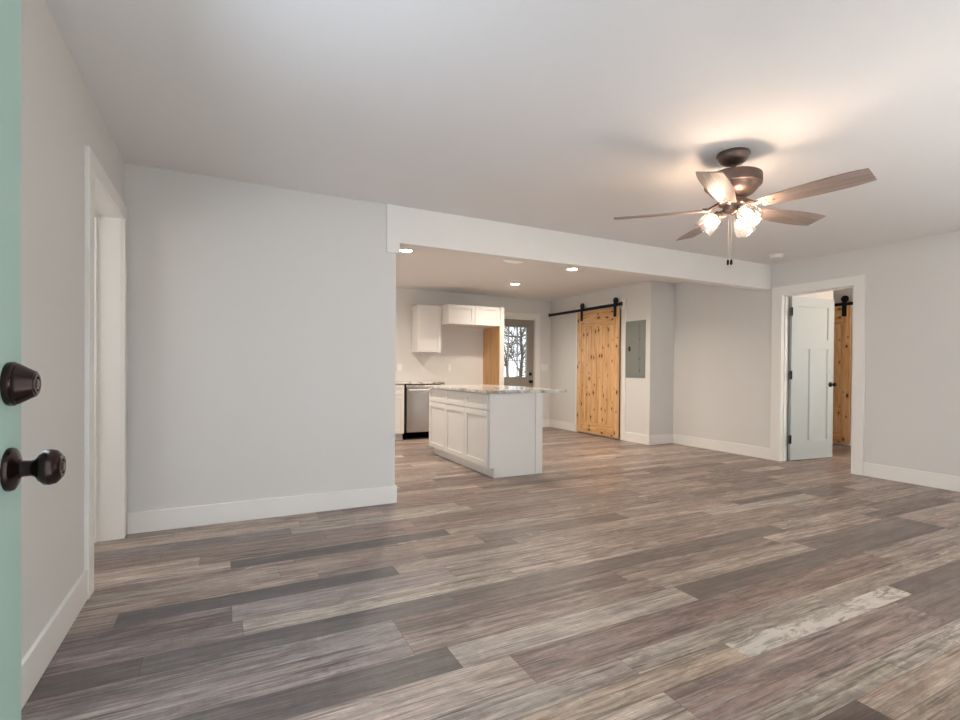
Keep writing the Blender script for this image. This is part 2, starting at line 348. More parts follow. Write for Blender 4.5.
wall('wall_kitchen_return', [(XB, XR+.12, YJ, YJ+.11, 0, CZ)], 'short return wall where the kitchen wall steps in')
wall('wall_kitchen_right', [(XB, XB+.12, YJ+.11, YK+.12, 0, CZ)], 'kitchen wall behind the sliding pine door')
KD0, KD1, KDZ = 4.34, 5.25, 2.06         # kitchen outside door
wall('wall_kitchen_back', [(-.72, KD0, YK, YK+.15, 0, CZ), (KD0, KD1, YK, YK+.15, KDZ, CZ), (KD1, XB+.12, YK, YK+.15, 0, CZ)], 'far kitchen wall behind the cabinets')
KW = (5.5, 6.7, .95, 2.05)
wall('wall_kitchen_left', [(-.72, -.6, 4.115, KW[0], 0, CZ), (-.72, -.6, KW[1], YK, 0, CZ), (-.72, -.6, KW[0], KW[1], 0, KW[2]), (-.72, -.6, KW[0], KW[1], KW[3], CZ)], 'kitchen side wall with an added window, left of view')
# entry wall behind the camera: door opening and two added, unseen windows
ED0, ED1 = -.315, .62
def window_wall(name, axis, a0, a1, face0, face1, openings, label):
    boxes = []; cur = a0
    for (o0, o1, z0, z1) in openings:
        boxes.append((cur, o0, 0, CZ)); 
        if z0 > 0: boxes.append((o0, o1, 0, z0))
        boxes.append((o0, o1, z1, CZ)); cur = o1
    boxes.append((cur, a1, 0, CZ))
    return wall(name, [(b[0], b[1], face0, face1, b[2], b[3]) if axis == 'x' else (face0, face1, b[0], b[1], b[2], b[3]) for b in boxes], label)
wins = [(2.1, 3.9, .76, 1.82), (4.45, 5.65, .76, 1.82)]
window_wall('wall_entry', 'x', XL-WT, XR+.12, -.06, YB, [(ED0, ED1, 0, 2.06)] + wins, 'entry wall with front door and added windows')
# side room left of the doorway and the hall on the right
window_wall('wall_side_room_left', 'y', 1.9, 4.6, -2.45, -2.35, [(2.7, 3.7, .95, 2.05)], 'outer wall of the side room')
wall('wall_side_room', [(-2.35, XL-WT, 4.5, 4.6, 0, CZ), (-2.35, XL-WT, 1.9, 2.0, 0, CZ)], 'end walls of the side room')
HX = 8.33
wall('wall_hall_left', [(XR+.12, 7.42, 3.95, 4.07, 0, CZ)], 'white hall wall behind the open panelled door')
wall('wall_hall_far', [(HX, HX+.12, 1.4, 5.7, 0, CZ)], 'hall wall behind the far sliding pine door')
window_wall('wall_hall_right', 'x', XR+.12, HX, 1.4, 1.52, [(6.75, 7.85, .9, 2.05)], 'end wall of the hall with an added window')
wall('wall_hall_back', [(XR+.12, HX, 5.6, 5.72, 0, CZ)], 'back wall of the hall')
# header beam and its bearing block
struct(B('trim_1', M['trim'], (XE+.022, XR, YF-.02, YF+.115, 2.137, CZ), bev=.002), 'painted header beam over the wide kitchen opening', 'beam')
struct(B('trim_2', M['trim'], (1.165, XE+.022, YF-.024, YF+.12, 2.052, CZ), bev=.002), 'painted block at the left end of the header beam', 'trim')

def baseboard(name, boxes, label):
    b = MB()
    for q in boxes: b.box(*q, bev=.004)
    struct(b.obj(name, M['trim']), label, 'baseboard')
baseboard('baseboard_left', [(XL, XL+T, YB, 2.955, 0, BH)], 'white baseboard along the left wall')
baseboard('baseboard_partition', [(XL+.02, XE+T, YF-T, YF, 0, BH), (XE, XE+T, YF, YF+.115+T, 0, BH), (XL, XE, YF+.115, YF+.115+T, 0, BH)], 'white baseboard around the blank wall section')
baseboard('baseboard_right', [(XR-T, XR, YB, 2.925, 0, BH), (XR-T, XR, 3.94, YJ-T, 0, BH)], 'white baseboard along the right wall')
baseboard('baseboard_kitchen_return', [(XB-T, XR-T, YJ-T, YJ, 0, BH)], 'white baseboard on the short return wall')
baseboard('baseboard_kitchen_right', [(XB-T, XB, YJ, 5.995, 0, BH), (XB-T, XB, 7.26, YK-T, 0, BH)], 'white baseboard beside the sliding pine door')
baseboard('baseboard_kitchen_back', [(5.372, XB, YK-T, YK, 0, BH)], 'white baseboard right of the grey kitchen door')
baseboard('baseboard_entry', [(XL+T, ED0-.1, YB, YB+T, 0, BH), (ED1+.1, XR-T, YB, YB+T, 0, BH)], 'white baseboard along the entry wall')
baseboard('baseboard_hall', [(HX-T, HX, 1.52, 5.6, 0, BH), (XR+.12, 7.42, 3.95-T, 3.95, 0, BH)], 'white baseboard in the hall')

def casing(name, axis, plane, sgn, a0, a1, ztop, cw, label, th=.02, wa=None):
    # door casing flat on a wall: axis = direction along the wall, plane = wall face, sgn = side it stands on
    b = MB(); p0, p1 = sorted((plane, plane+sgn*th)); wl, wr = wa or (cw, cw)
    for u0_, u1_, z0, z1 in ((a0-wl, a0, 0, ztop), (a1, a1+wr, 0, ztop), (a0-wl, a1+wr, ztop, ztop+cw)):
        if axis == 'y': b.box(p0, p1, u0_, u1_, z0, z1, bev=.0025)
        else: b.box(u0_, u1_, p0, p1, z0, z1, bev=.0025)
    return struct(b.obj(name, M['trim']), label, 'trim')
casing('trim_3', 'y', XL, 1, D0, D1, DZ, .095, 'white casing around the left doorway', wa=(.105, .08))
casing('trim_4', 'y', XR, -1, R0, R1, RZ, .1, 'white casing around the hall doorway', wa=(.115, .125))
casing('trim_5', 'x', YK, -1, KD0, KD1, KDZ, .1, 'white casing around the grey kitchen door', wa=(.11, .11))
casing('trim_6', 'y', XB, -1, 6.1, 7.15, 2.12, .1, 'white casing behind the sliding pine door', th=.015)
casing('trim_7', 'x', YB, 1, ED0, ED1, 2.06, .1, 'white casing around the front door opening')
# jamb liners
def jamb(name, axis, p0, p1, a0, a1, zt, label, stop=None):
    b = MB(); t = .018
    q = [(a0, a0+t, 0, zt), (a1-t, a1, 0, zt), (a0, a1, zt-t, zt)]
    for u0_, u1_, z0, z1 in q:
        b.box(p0, p1, u0_, u1_, z0, z1) if axis == 'y' else b.box(u0_, u1_, p0, p1, z0, z1)
    if stop:
        s0, s1 = stop; k = .03
        for u0_, u1_, z0, z1 in ((a0+t, a0+k, 0, zt-k), (a1-k, a1-t, 0, zt-k), (a0+t, a1-t, zt-k, zt-t)):
            b.box(s0, s1, u0_, u1_, z0, z1) if axis == 'y' else b.box(u0_, u1_, s0, s1, z0, z1)
    return struct(b.obj(name, M['trim'], bevel=.0015), label, 'trim')
jamb('trim_8', 'y', XL-WT-.002, XL+.001, D0-.001, D1+.016, DZ+.017, 'white jamb lining the left doorway', stop=(XL-WT, XL-.125))
jamb('trim_10', 'y', XR-.001, XR+.122, R0-.016, R1+.016, RZ+.016, 'white jamb lining the hall doorway', stop=(XR+.03, XR+.08))
jamb('trim_11', 'x', YK-.001, YK+.152, KD0-.016, KD1+.016, KDZ+.016, 'white jamb around the grey kitchen door')
jamb('trim_12', 'x', -.062, YB+.001, ED0-.001, ED1+.001, 2.061, 'white jamb of the front door opening')

# unseen windows, assumed and added to bring daylight into the rooms
def window(name, axis, p0, p1, a0, a1, z0, z1, label, cols=2, lites=2):
    r = empty(name, ((a0+a1)/2, (p0+p1)/2, z0) if axis == 'x' else ((p0+p1)/2, (a0+a1)/2, z0)); struct(r, label, 'window')
    b = MB(); t = .04; W_ = (a1-a0)/2; H_ = z1-z0; d = .03
    def bx(u0_, u1_, q0, q1, w=d):
        b.box(u0_, u1_, -w, w, q0, q1) if axis == 'x' else b.box(-w, w, u0_, u1_, q0, q1)
    bx(-W_, W_, 0, t); bx(-W_, W_, H_-t, H_); bx(-W_, -W_+t, t, H_-t); bx(W_-t, W_, t, H_-t); bx(-W_+t, W_-t, H_/2-.02, H_/2+.02)
    for i in range(1, cols): x = -W_ + 2*W_*i/cols; bx(x-.02, x+.02, t, H_-t, .02)
    b.obj('window_frame', M['trim'], r)
    g = MB(); g.box(-W_+t, W_-t, -.003, .003, t, H_-t) if axis == 'x' else g.box(-.003, .003, -W_+t, W_-t, t, H_-t)
    g.obj('pane', M['glass'], r)
for i, q in enumerate(wins): window('window_%d' % (i+1), 'x', -.03, -.03, q[0], q[1], q[2], q[3], ('wide double' if i == 0 else 'narrow') + ' unseen window added in the entry wall for light')
window('window_3', 'y', -.67, -.67, *KW, 'unseen kitchen side window, added for daylight')
window('window_4', 'x', 1.45, 1.45, 6.75, 7.85, .9, 2.05, 'unseen hall end window, added for daylight')
window('window_6', 'y', XL-.08, XL-.08, .5, 1.7, .85, 2.05, 'unseen window added in the left wall for fill light')
window('window_5', 'y', -2.4, -2.4, 2.7, 3.7, .95, 2.05, 'unseen side room window, added for daylight')

# ------------------------------------------------------------------ doors
def knob_profile(r=.027): return [(0, 0), (.0325, 0), (.033, .004), (.0315, .008), (.026, .011), (.016, .014), (.0125, .018), (.0118, .030), (.014, .036), (.021, .041), (r, .049), (r+.0005, .056), (.0255, .064), (.020, .0695), (.0165, .071), (.0165, .0725), (.0115, .0725), (.0115, .071), (0, .071)]
def add_knob(parent, loc, axis, sgn=1, m='bronze', name='knob', key=False, sc_=1.0):
    mt = Matrix.Identity(4) if sgn > 0 else Matrix.Rotation(PI, 4, 'Z')
    mt = mt @ Matrix.Diagonal((sc_ if axis == 'x' else 1, sc_ if axis == 'y' else 1, 1, 1))
    k = MB().lathe(knob_profile(), loc, axis, 40, mtx=mt).obj(name, M[m], parent, True)
    if key:
        d = {'x': Vector((1, 0, 0)), 'y': Vector((0, 1, 0))}[axis]*sgn
        p = Vector(loc)+d*.0712*sc_
        MB().lathe([(0, 0), (.0075, 0), (.0078, .002), (.006, .003), (0, .003)], p, axis, 24, mtx=mt).obj('keyhole', M['bronze_hi'], k, True)
    return k
# door_1: open mint front door, seen almost edge on, hinged at the entry wall
d1 = empty('door_1', (-.291, .13, 0)); struct(d1, 'open mint green front door seen edge on at the left', 'door')
DW = .92
leaf = MB(); leaf.box(-.045, 0, 0, DW, .012, 2.04, bev=.0015).obj('door_slab', M['mint'], d1)
MB().box(-.0475, -.0448, .10, DW-.10, .25, .95, bev=.001).box(-.0475, -.0448, .10, DW-.10, 1.1, 1.9, bev=.001).obj('inner_panel', M['doorwhite'], d1)
for z in (.25, 1.03, 1.8): MB().box(-.02, .006, -.008, .002, z-.05, z+.05, bev=.001).obj('hinge', M['bronze'], d1)
KY = DW-.056
k = add_knob(d1, (0, KY, .951), 'x', 1, key=True, sc_=.9)
MB().lathe([(0, 0), (.0325, 0), (.0335, .003), (.033, .008), (.0305, .0105), (.031, .0125), (.0295, .0145), (.029, .0155), (.0205, .030), (.0195, .0325), (.0165, .033), (.016, .0345), (.0115, .0345), (.011, .033), (0, .033)], (0, KY, 1.080), 'x', 40).obj('deadbolt', M['bronze'], d1, True)
MB().lathe([(0, .0331), (.0075, .0331), (.0075, .035), (.0045, .0355), (0, .0355)], (0, KY, 1.080), 'x', 20).obj('keyhole', M['bronze_hi'], d1, True)
MB().box(-.034, -.011, DW-.0005, DW+.0015, .93, .985).box(-.034, -.011, DW-.0005, DW+.0015, 1.057, 1.11).obj('latch_plate', M['bronze'], d1)

# door_2: grey kitchen door with a nine-light window
d2 = empty('door_2', (KD0+.005, YK+.035, 0)); struct(d2, 'grey kitchen door with a nine pane window', 'door')
w2 = KD1-KD0-.01; th = .045; lx0, lx1, lz0, lz1 = .16, w2-.155, .965, 1.90
MB().box(0, w2, 0, th, .01, lz0).box(0, w2, 0, th, lz1, 2.045).box(0, lx0, 0, th, lz0, lz1).box(lx1, w2, 0, th, lz0, lz1).obj('door_slab', M['greydoor'], d2)
b = MB(); e = .022
b.box(lx0-e, lx1+e, -.008, 0, lz0-e, lz0).box(lx0-e, lx1+e, -.008, 0, lz1, lz1+e).box(lx0-e, lx0, -.008, 0, lz0, lz1).box(lx1, lx1+e, -.008, 0, lz0, lz1).obj('window_frame', M['greydoor'], d2)
b = MB()
for i in (1, 2):
    x = lx0+(lx1-lx0)*i/3; b.box(x-.007, x+.007, .008, .036, lz0, lz1); z = lz0+(lz1-lz0)*i/3; b.box(lx0, lx1, .008, .036, z-.007, z+.007)
b.obj('muntin', M['greydoor'], d2)
B('pane', M['glass'], (lx0, lx1, .02, .024, lz0, lz1), d2, 0)
b = MB()
for (x0, x1, z0, z1) in ((.12, w2/2-.05, .22, .82), (w2/2+.05, w2-.12, .22, .82)): b.box(x0, x1, -.004, 0, z0, z1, bev=.002)
b.obj('lower_panel', M['greydoor'], d2)
add_knob(d2, (w2-.07, 0, .88), 'y', -1, 'black')
MB().lathe([(0, 0), (.033, 0), (.031, .012), (.024, .028), (0, .028)], (w2-.07, 0, 1.022), 'y', 24, mtx=Matrix.Rotation(PI, 4, 'Z')).obj('deadbolt', M['black'], d2, True)

# door_3: white three-panel door standing open into the hall
d3 = empty('door_3', (6.215, 3.812, 0), math.radians(-5.6)); struct(d3, 'white three panel door standing open into the hall', 'door')
w3 = .775; th = .035
B('door_slab', M['doorwhite'], (.01, w3-.01, -th+.011, -.011, .012, 2.035), d3, 0)
b = MB()
fr = [(0, .108, .012, 2.035), (w3-.108, w3, .012, 2.035), (.108, w3-.108, 1.925, 2.035), (.108, w3-.108, 1.395, 1.51), (.108, w3-.108, .012, .245), (w3/2-.055, w3/2+.055, .245, 1.395)]
for x0, x1, z0, z1 in fr: b.box(x0, x1, -th, -th+.012, z0, z1).box(x0, x1, -.012, 0, z0, z1)
b.box(0, .01, -th, 0, .012, 2.035).box(w3-.01, w3, -th, 0, .012, 2.035)
b.obj('door_frame', M['doorwhite'], d3)
b = MB(); g = .009     # sticking around each panel
for x0, x1, z0, z1 in ((.108, w3-.108, 1.51, 1.925), (.108, w3/2-.055, .245, 1.395), (w3/2+.055, w3-.108, .245, 1.395)):
    for q in ((x0, x1, z0, z0+g), (x0, x1, z1-g, z1), (x0, x0+g, z0, z1), (x1-g, x1, z0, z1)): b.box(q[0], q[1], -th+.005, -th+.012, q[2], q[3])
b.obj('panel_moulding', M['doorwhite'], d3)
add_knob(d3, (w3-.062, -th, .945), 'y', -1, 'black'); add_knob(d3, (w3-.062, 0, .945), 'y', 1, 'black')
for z in (.271, 1.065, 1.845):
    h = MB().box(-.034, .004, -.040, -.0345, z-.05, z+.05, bev=.0008).tube([(.000, -.042, z-.052), (.000, -.042, z+.052)], .0085).obj('hinge', M['black'], d3)
    for dz in (-.022, .022): MB().lathe([(0, 0), (.003, 0), (.003, .002), (0, .002)], (-.018, -.040, z+dz), 'y', 10, mtx=Matrix.Rotation(PI, 4, 'Z')).obj('screw', M['steel'], h)

# sliding pine barn doors and their tracks (faces look towards -X)
def barn_door(loc, width, ztop, z0, hang_y, label, group=None):
    r = empty('barn_door', loc); tag(r, label, 'door')
    t = .022; sw = .115
    MB().box(.0, .012, 0, width, z0, ztop).box(-.012, 0, 0, sw, z0, ztop, bev=.002).box(-.012, 0, width-sw, width, z0, ztop, bev=.002).obj('stile', M['pine'], r)
    MB().box(-.0125, -.0005, sw, width-sw, ztop-.20, ztop, bev=.002).box(-.0125, -.0005, sw, width-sw, z0, z0+.19, bev=.002).box(-.009, -.0005, sw, width-sw, ztop-.265, ztop-.206, bev=.002).obj('rail', M['pine_rail'], r)
    b = MB(); n = 6; a = sw+.002; wb = (width-2*sw-.004)/n
    for i in range(n): b.box(-.007, -.0002, a+i*wb+.003, a+(i+1)*wb-.003, z0+.19, ztop-.265, bev=.005)
    b.obj('panel', M['pine'], r)
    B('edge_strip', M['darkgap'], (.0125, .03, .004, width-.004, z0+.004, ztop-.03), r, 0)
    for y in hang_y:
        h = MB().box(-.0185, -.0125, y-.032, y+.032, ztop-.15, ztop+.13, bev=.001).obj('hanger', M['black'], r)
        MB().lathe([(0, -.010), (.048, -.010), (.050, -.008), (.050, -.006), (.0445, -.005), (.0445, .007), (.050, .008), (.050, .010), (.048, .012), (0, .012)], (-.004, y, ztop+.112), 'x', 28).obj('wheel', M['black'], h, True)
        b = MB()
        for z in (ztop-.045, ztop-.11): b.lathe([(0, 0), (.009, 0), (.009, .005), (0, .005)], (-.0185, y, z), 'x', 12, mtx=Matrix.Rotation(PI, 4, 'Z'))
        b.obj('bolt', M['black'], h)
    return r
def track(x, y0, y1, z, wall_x, label):
    r = empty('door_track', (x, (y0+y1)/2, z)); tag(r, label, 'door track'); h = (y1-y0)/2
    MB().box(-.003, .004, -h, h, -.024, .024, bev=.001).obj('rail', M['black'], r)
    n = 5
    for i in range(n):
        y = -h+.08+(2*h-.16)*i/(n-1)
        MB().lathe([(0, 0), (.011, 0), (.011, wall_x-x-.004), (0, wall_x-x-.004)], (.004, y, 0), 'x', 16).obj('spacer', M['black'], r, True)
    for y in (-h+.012, h-.012): MB().box(-.014, .008, y-.010, y+.010, -.03, .035, bev=.002).obj('end_stop', M['black'], r)
barn_door((5.560, 6.095, 0), 1.05, 2.11, .03, (.085, .925), 'knotty pine sliding door with black hangers on the kitchen wall')
track(5.557, 6.03, 8.03, 2.152, XB, 'long black steel track above the kitchen sliding door')
barn_door((8.270, 4.155, 0), 1.0, 2.09, .045, (.085, .9), 'knotty pine sliding door glimpsed through the hall doorway')
track(8.267, 3.30, 5.3, 2.125, HX, 'black steel track glimpsed above the hall sliding door')

# ------------------------------------------------------------------ kitchen
def shaker(parent, name, dims, face, m='cabinet', rail=.057, rec=.010):
    # dims: a0, a1, z0, z1 in the face plane; face: ('x', plane, sgn) or ('y', plane, sgn)
    ax, pl, sg = face; a0, a1, z0, z1 = dims; b = MB(); t = .019
    def bx(u0_, u1_, q0, q1, d0, d1, bev=.0012):
        p0, p1 = sorted((pl+sg*d0, pl+sg*d1))
        b.box(p0, p1, u0_, u1_, q0, q1, bev=bev) if ax == 'x' else b.box(u0_, u1_, p0, p1, q0, q1, bev=bev)
    bx(a0+.005, a1-.005, z0+.005, z1-.005, 0, t-rec, 0)
    rz = min(rail, (z1-z0)*.3)
    bx(a0, a0+rail, z0, z1, 0, t); bx(a1-rail, a1, z0, z1, 0, t); bx(a0+rail, a1-rail, z0, z0+rz, 0, t); bx(a0+rail, a1-rail, z1-rz, z1, 0, t)
    return b.obj(name, M[m], parent)
# island
IX0, IX1, IY0, IY1, IH = 2.385, 3.02, 4.47, 6.14, .862
isl = empty('island_cabinet', ((IX0+IX1)/2, (IY0+IY1)/2, 0)); tag(isl, 'white island cabinet with three drawers above three doors', 'kitchen island')
isl.location = (0, 0, 0)
MB().box(IX0+.001, IX1-.02, IY0+.019, IY1, .1, IH).box(IX0+.055, IX1-.02, IY0+.019, IY1-.02, 0, .1).obj('body', M['cabinet'], isl)
MB().prism([(IX0-.002, .1), (IX0-.002, IH), (2.932, IH), (2.932, 0), (IX0+.05, 0), (IX0+.05, .1)], 0, .018, mtx=Matrix(((1, 0, 0, 0), (0, 0, 1, IY0), (0, 1, 0, 0), (0, 0, 0, 1)))).obj('end_panel', M['cabinet'], isl)
MB().box(2.935, IX1, IY0-.004, IY1, 0, IH, bev=.002).obj('back_panel', M['cabinet'], isl)
n = 3; wd = (IY1-.02-(IY0+.02))/n
for i in range(n):
    a = IY0+.02+i*wd
    shaker(isl, 'drawer', (a+.003, a+wd-.003, .693, .850), ('x', IX0, -1), rail=.05)
    shaker(isl, 'door', (a+.003, a+wd-.003, .108, .682), ('x', IX0, -1))
B('island_countertop', M['granite'], (2.335, 3.312, 4.435, 6.20, IH, IH+.032), bev=.004); tag(bpy.data.objects['island_countertop'], 'speckled pale granite slab on the white island', 'countertop')
# back run: base cabinet, dishwasher, worktop
FY = 7.44
bc = empty('base_cabinet', (0, 0, 0)); tag(bc, 'white base cabinet left of the dishwasher, mostly hidden by the wall', 'cabinet')
MB().box(1.55, 2.465, FY+.001, YK-.004, .1, .862).box(1.55, 2.465, FY+.06, YK-.004, 0, .1).obj('body', M['cabinet'], bc)
for a0, a1 in ((1.555, 2.005), (2.01, 2.46)):
    shaker(bc, 'drawer', (a0, a1, .705, .852), ('y', FY, -1), rail=.05); shaker(bc, 'door', (a0, a1, .108, .695), ('y', FY, -1))
dw = empty('dishwasher', (2.475, FY, 0)); tag(dw, 'stainless steel dishwasher with bar handle under the back counter', 'dishwasher')
MB().box(.0, .60, .03, .58, .02, .858).obj('body', M['darkgap'], dw)
MB().box(.03, .598, -.018, .03, .115, .80, bev=.004).obj('door', M['steel'], dw)
MB().box(.02, .60, -.014, .03, .806, .855, bev=.003).obj('control_panel', M['steel'], dw)
hb = MB().tube([(.05, -.055, .772), (.58, -.055, .772)], .015, 14).box(.06, .08, -.055, -.017, .762, .782).box(.55, .57, -.055, -.017, .762, .782).obj('handle', mat('satin_bar', (228, 224, 218), .45, .4), dw, True)
MB().box(0, .60, .03, .06, 0, .11).obj('toe_kick', M['darkgap'], dw)
wt = MB().box(1.55, 3.135, FY-.03, YK, .870, .898, bev=.003).obj('worktop', M['granite']); tag(wt, 'granite worktop above the dishwasher along the back wall', 'countertop')
MB().box(2.47, 3.135, FY-.024, FY+.0, .858, .8705).obj('dark_rail', M['darkgap'], wt)  # black strip below the worktop's front edge
sp_ = B('side_panel', M['cabinet'], (3.08, 3.10, FY, YK-.003, 0, .856)); tag(sp_, 'narrow white panel at the right end of the dishwasher', 'cabinet panel')
# upper cabinets and fridge surround
uc = empty('wall_cabinet', (0, 0, 0)); tag(uc, 'narrow white wall cabinet with one door over the worktop', 'cabinet')
MB().box(2.785, 3.195, 7.735, YK-.004, 1.38, 2.15).obj('body', M['cabinet'], uc, bevel=.0015)
shaker(uc, 'door', (2.788, 3.192, 1.383, 2.147), ('y', 7.735, -1))
fc = empty('fridge_surround', (0, 0, 0)); tag(fc, 'white fridge surround with two short doors and tall side panel', 'cabinet')
MB().box(3.20, 4.146, FY+.02, YK-.004, 1.835, 2.155).obj('body', M['cabinet'], fc, bevel=.0015)
shaker(fc, 'door', (3.205, 3.675, 1.84, 2.15), ('y', FY+.02, -1)); shaker(fc, 'door', (3.68, 4.146, 1.84, 2.15), ('y', FY+.02, -1))
MB().box(4.152, 4.235, FY-.003, YK-.004, 0, 2.155, bev=.0015).obj('side_panel', M['cabinet'], fc)
MB().box(4.146, 4.1525, FY+.012, YK-.004, 0, 1.834).obj('side_panel', M['maple'], fc)['label'] = 'unpainted maple inner face of the side panel'
MB().box(3.21, 4.145, YK-.022, YK, 1.795, 1.834).obj('cleat', M['cabinet'], fc)

def plate(name, x, z, w_, h_, label, cat, slots, parentless=True):
    r = empty(name, (x, YK, z)); tag(r, label, cat)
    MB().box(-w_/2, w_/2, -.006, 0, -h_/2, h_/2, bev=.0015).obj('cover_plate', M['plastic'], r)
    for sx in slots:
        if cat == 'outlet':
            MB().box(sx-.017, sx+.017, -.009, -.005, .006, .036, bev=.002).obj('socket', M['plastic'], r); MB().box(sx-.017, sx+.017, -.009, -.005, -.036, -.006, bev=.002).obj('socket', M['plastic'], r)
        else: MB().box(sx-.016, sx+.016, -.010, -.005, -.033, .033, bev=.002).obj('rocker', M['plastic'], r)
plate('wall_outlet', 2.585, 1.125, .075, .118, 'white outlet on the wall above the base cabinet', 'outlet', (0,))
plate('wall_outlet', 3.478, 1.125, .075, .118, 'white outlet in the empty fridge space', 'outlet', (0,))
plate('light_switch', 5.477, 1.15, .165, .118, 'white switch plate right of the grey kitchen door', 'light switch', (-.048, 0, .048))

# electrical panel on the kitchen wall
ep = empty('electrical_panel', (XB, 5.79, 0)); tag(ep, 'flush grey electrical breaker panel beside the sliding door', 'electrical panel')
MB().box(-.012, 0, -.203, .205, .995, 1.868, bev=.002).obj('cover', M['panelgrey'], ep)
MB().box(-.018, -.012, -.085, .188, 1.04, 1.825, bev=.002).obj('door', M['panelgrey'], ep)
MB().box(-.023, -.0175, .095, .135, 1.405, 1.475, bev=.002).obj('latch', M['black'], ep)
for z in (1.10, 1.28, 1.58, 1.76):
    MB().box(-.0155, -.0125, -.105, -.088, z-.02, z+.02, bev=.001).obj('hinge', M['steel'], ep)
for yy, z in ((-.15, 1.03), (-.15, 1.83), (-.15, 1.43)):
    MB().lathe([(0, 0), (.007, 0), (.007, .003), (0, .004)], (-.012, yy, z), 'x', 12, mtx=Matrix.Rotation(PI, 4, 'Z')).obj('screw', M['steel'], ep)

# ------------------------------------------------------------------ ceiling fixtures
def can_light(x, y, label, power=16):
    r = empty('recessed_light', (x, y, CZ)); tag(r, label, 'ceiling light', 'recessed lights in the kitchen ceiling')
    MB().lathe([(.066, -.001), (.068, -.006), (.092, -.006), (.094, -.003), (.094, 0), (.066, 0)], (0, 0, 0), 'z', 40).obj('trim_ring', M['plastic'], r, True)
    MB().lathe([(0, -.003), (.068, -.003), (.068, -.0005), (0, -.0005)], (0, 0, 0), 'z', 36).obj('lens', M['lens'], r)
    l = bpy.data.lights.new('can_lamp', 'AREA'); l.shape = 'DISK'; l.size = .12; l.energy = power; l.color = (1, .90, .78); l.spread = math.radians(150)
    o = bpy.data.objects.new('can_lamp', l); C.objects.link(o); o.parent = r; o.location = (0, 0, -.012)
can_light(1.812, 5.44, 'recessed ceiling light just below the left end of the beam', 11)
can_light(4.085, 5.38, 'recessed ceiling light nearest the sliding pine door')
can_light(4.03, 6.75, 'recessed ceiling light in front of the grey kitchen door', 10)
can_light(1.80, 6.75, 'assumed recessed ceiling light at the back left of the kitchen, out of view', 12)  # unseen fourth light, assumed and added to the seen ones
dl = empty('dome_light', (3.09, 5.17, CZ)); tag(dl, 'round white flush ceiling light half hidden by the beam', 'ceiling light')
MB().lathe([(0, 0), (.155, 0), (.16, -.012), (.155, -.018), (0, -.018)], (0, 0, 0), 'z', 40).obj('base', M['plastic'], dl, True)
MB().lathe([(.15, -.018), (.135, -.035), (.09, -.048), (0, -.054)], (0, 0, 0), 'z', 40).obj('diffuser', M['lens_dim'], dl, True)
hl = empty('added_hall_lamp', (7.3, 2.6, CZ)); tag(hl, 'assumed flush hall ceiling light, added out of view to light the hall', 'ceiling light')  # unseen lamp, added to light the hall
MB().lathe([(0, 0), (.15, 0), (.15, -.02), (.12, -.05), (0, -.07)], (0, 0, 0), 'z', 32).obj('diffuser', mat('hall_lens', (255, 245, 230), .5, emit=(255, 206, 160), estr=30), hl, True)

sd = empty('smoke_detector', (5.62, 3.60, CZ)); tag(sd, 'round white smoke detector on the ceiling near the hall doorway', 'smoke detector')
MB().lathe([(0, 0), (.078, 0), (.078, -.008), (0, -.008)], (0, 0, 0), 'z', 40).obj('base', M['plastic'], sd, True)
MB().lathe([(.066, -.008), (.066, -.026), (.058, -.036), (.03, -.040), (0, -.040)], (0, 0, 0), 'z', 40).obj('cover', M['plastic'], sd, True)

# ------------------------------------------------------------------ ceiling fan
fan = empty('ceiling_fan', (2.772, 2.056, CZ)); tag(fan, 'bronze ceiling fan with five greyed wood blades and three lit glass shades', 'ceiling fan')
fm = M['fanmetal']
MB().lathe([(0, 0), (.092, 0), (.095, -.005), (.095, -.014), (.090, -.019), (.088, -.022), (.086, -.030), (.074, -.048), (.056, -.061), (.036, -.067), (.026, -.071), (0, -.071)], n=48).obj('canopy', fm, fan, True)
MB().lathe([(.014, -.07), (.014, -.118), (.026, -.120), (.028, -.132), (.0, -.132)], n=24).obj('downrod', fm, fan, True)
MB().lathe([(0, -.124), (.060, -.125), (.120, -.130), (.152, -.136), (.160, -.142), (.162, -.150), (.162, -.196), (.158, -.203), (.148, -.206), (.144, -.212), (.140, -.222), (.118, -.246), (.088, -.262), (.070, -.270), (.064, -.276), (.064, -.292), (0, -.292)], n=56).obj('motor_housing', fm, fan, True)
MB().lathe([(0, -.288), (.078, -.290), (.086, -.296), (.086, -.306), (.078, -.312), (.056, -.316), (.052, -.322), (.052, -.345), (.046, -.356), (.030, -.362), (.012, -.366), (.010, -.374), (0, -.376)], n=40).obj('switch_housing', fm, fan, True)
ZB = 2.101 - CZ; TH0 = 2.3688
def blade_outline():
    # root at r=.17, tip at r=.685, squared slanting tip, widest at two thirds
    L0, L1 = .165, .703; pts = []; n = 14
    def hw(t): return .046 + .030*math.sin(min(1, t/.72)*PI/2) - (.012*((t-.72)/.28)**2 if t > .72 else 0)
    for i in range(n+1): t = i/n; pts.append((L0+(L1-L0)*t, -hw(t)))
    for i in range(n, -1, -1): t = i/n; pts.append((L0+(L1-L0)*t , hw(t)))
    return pts
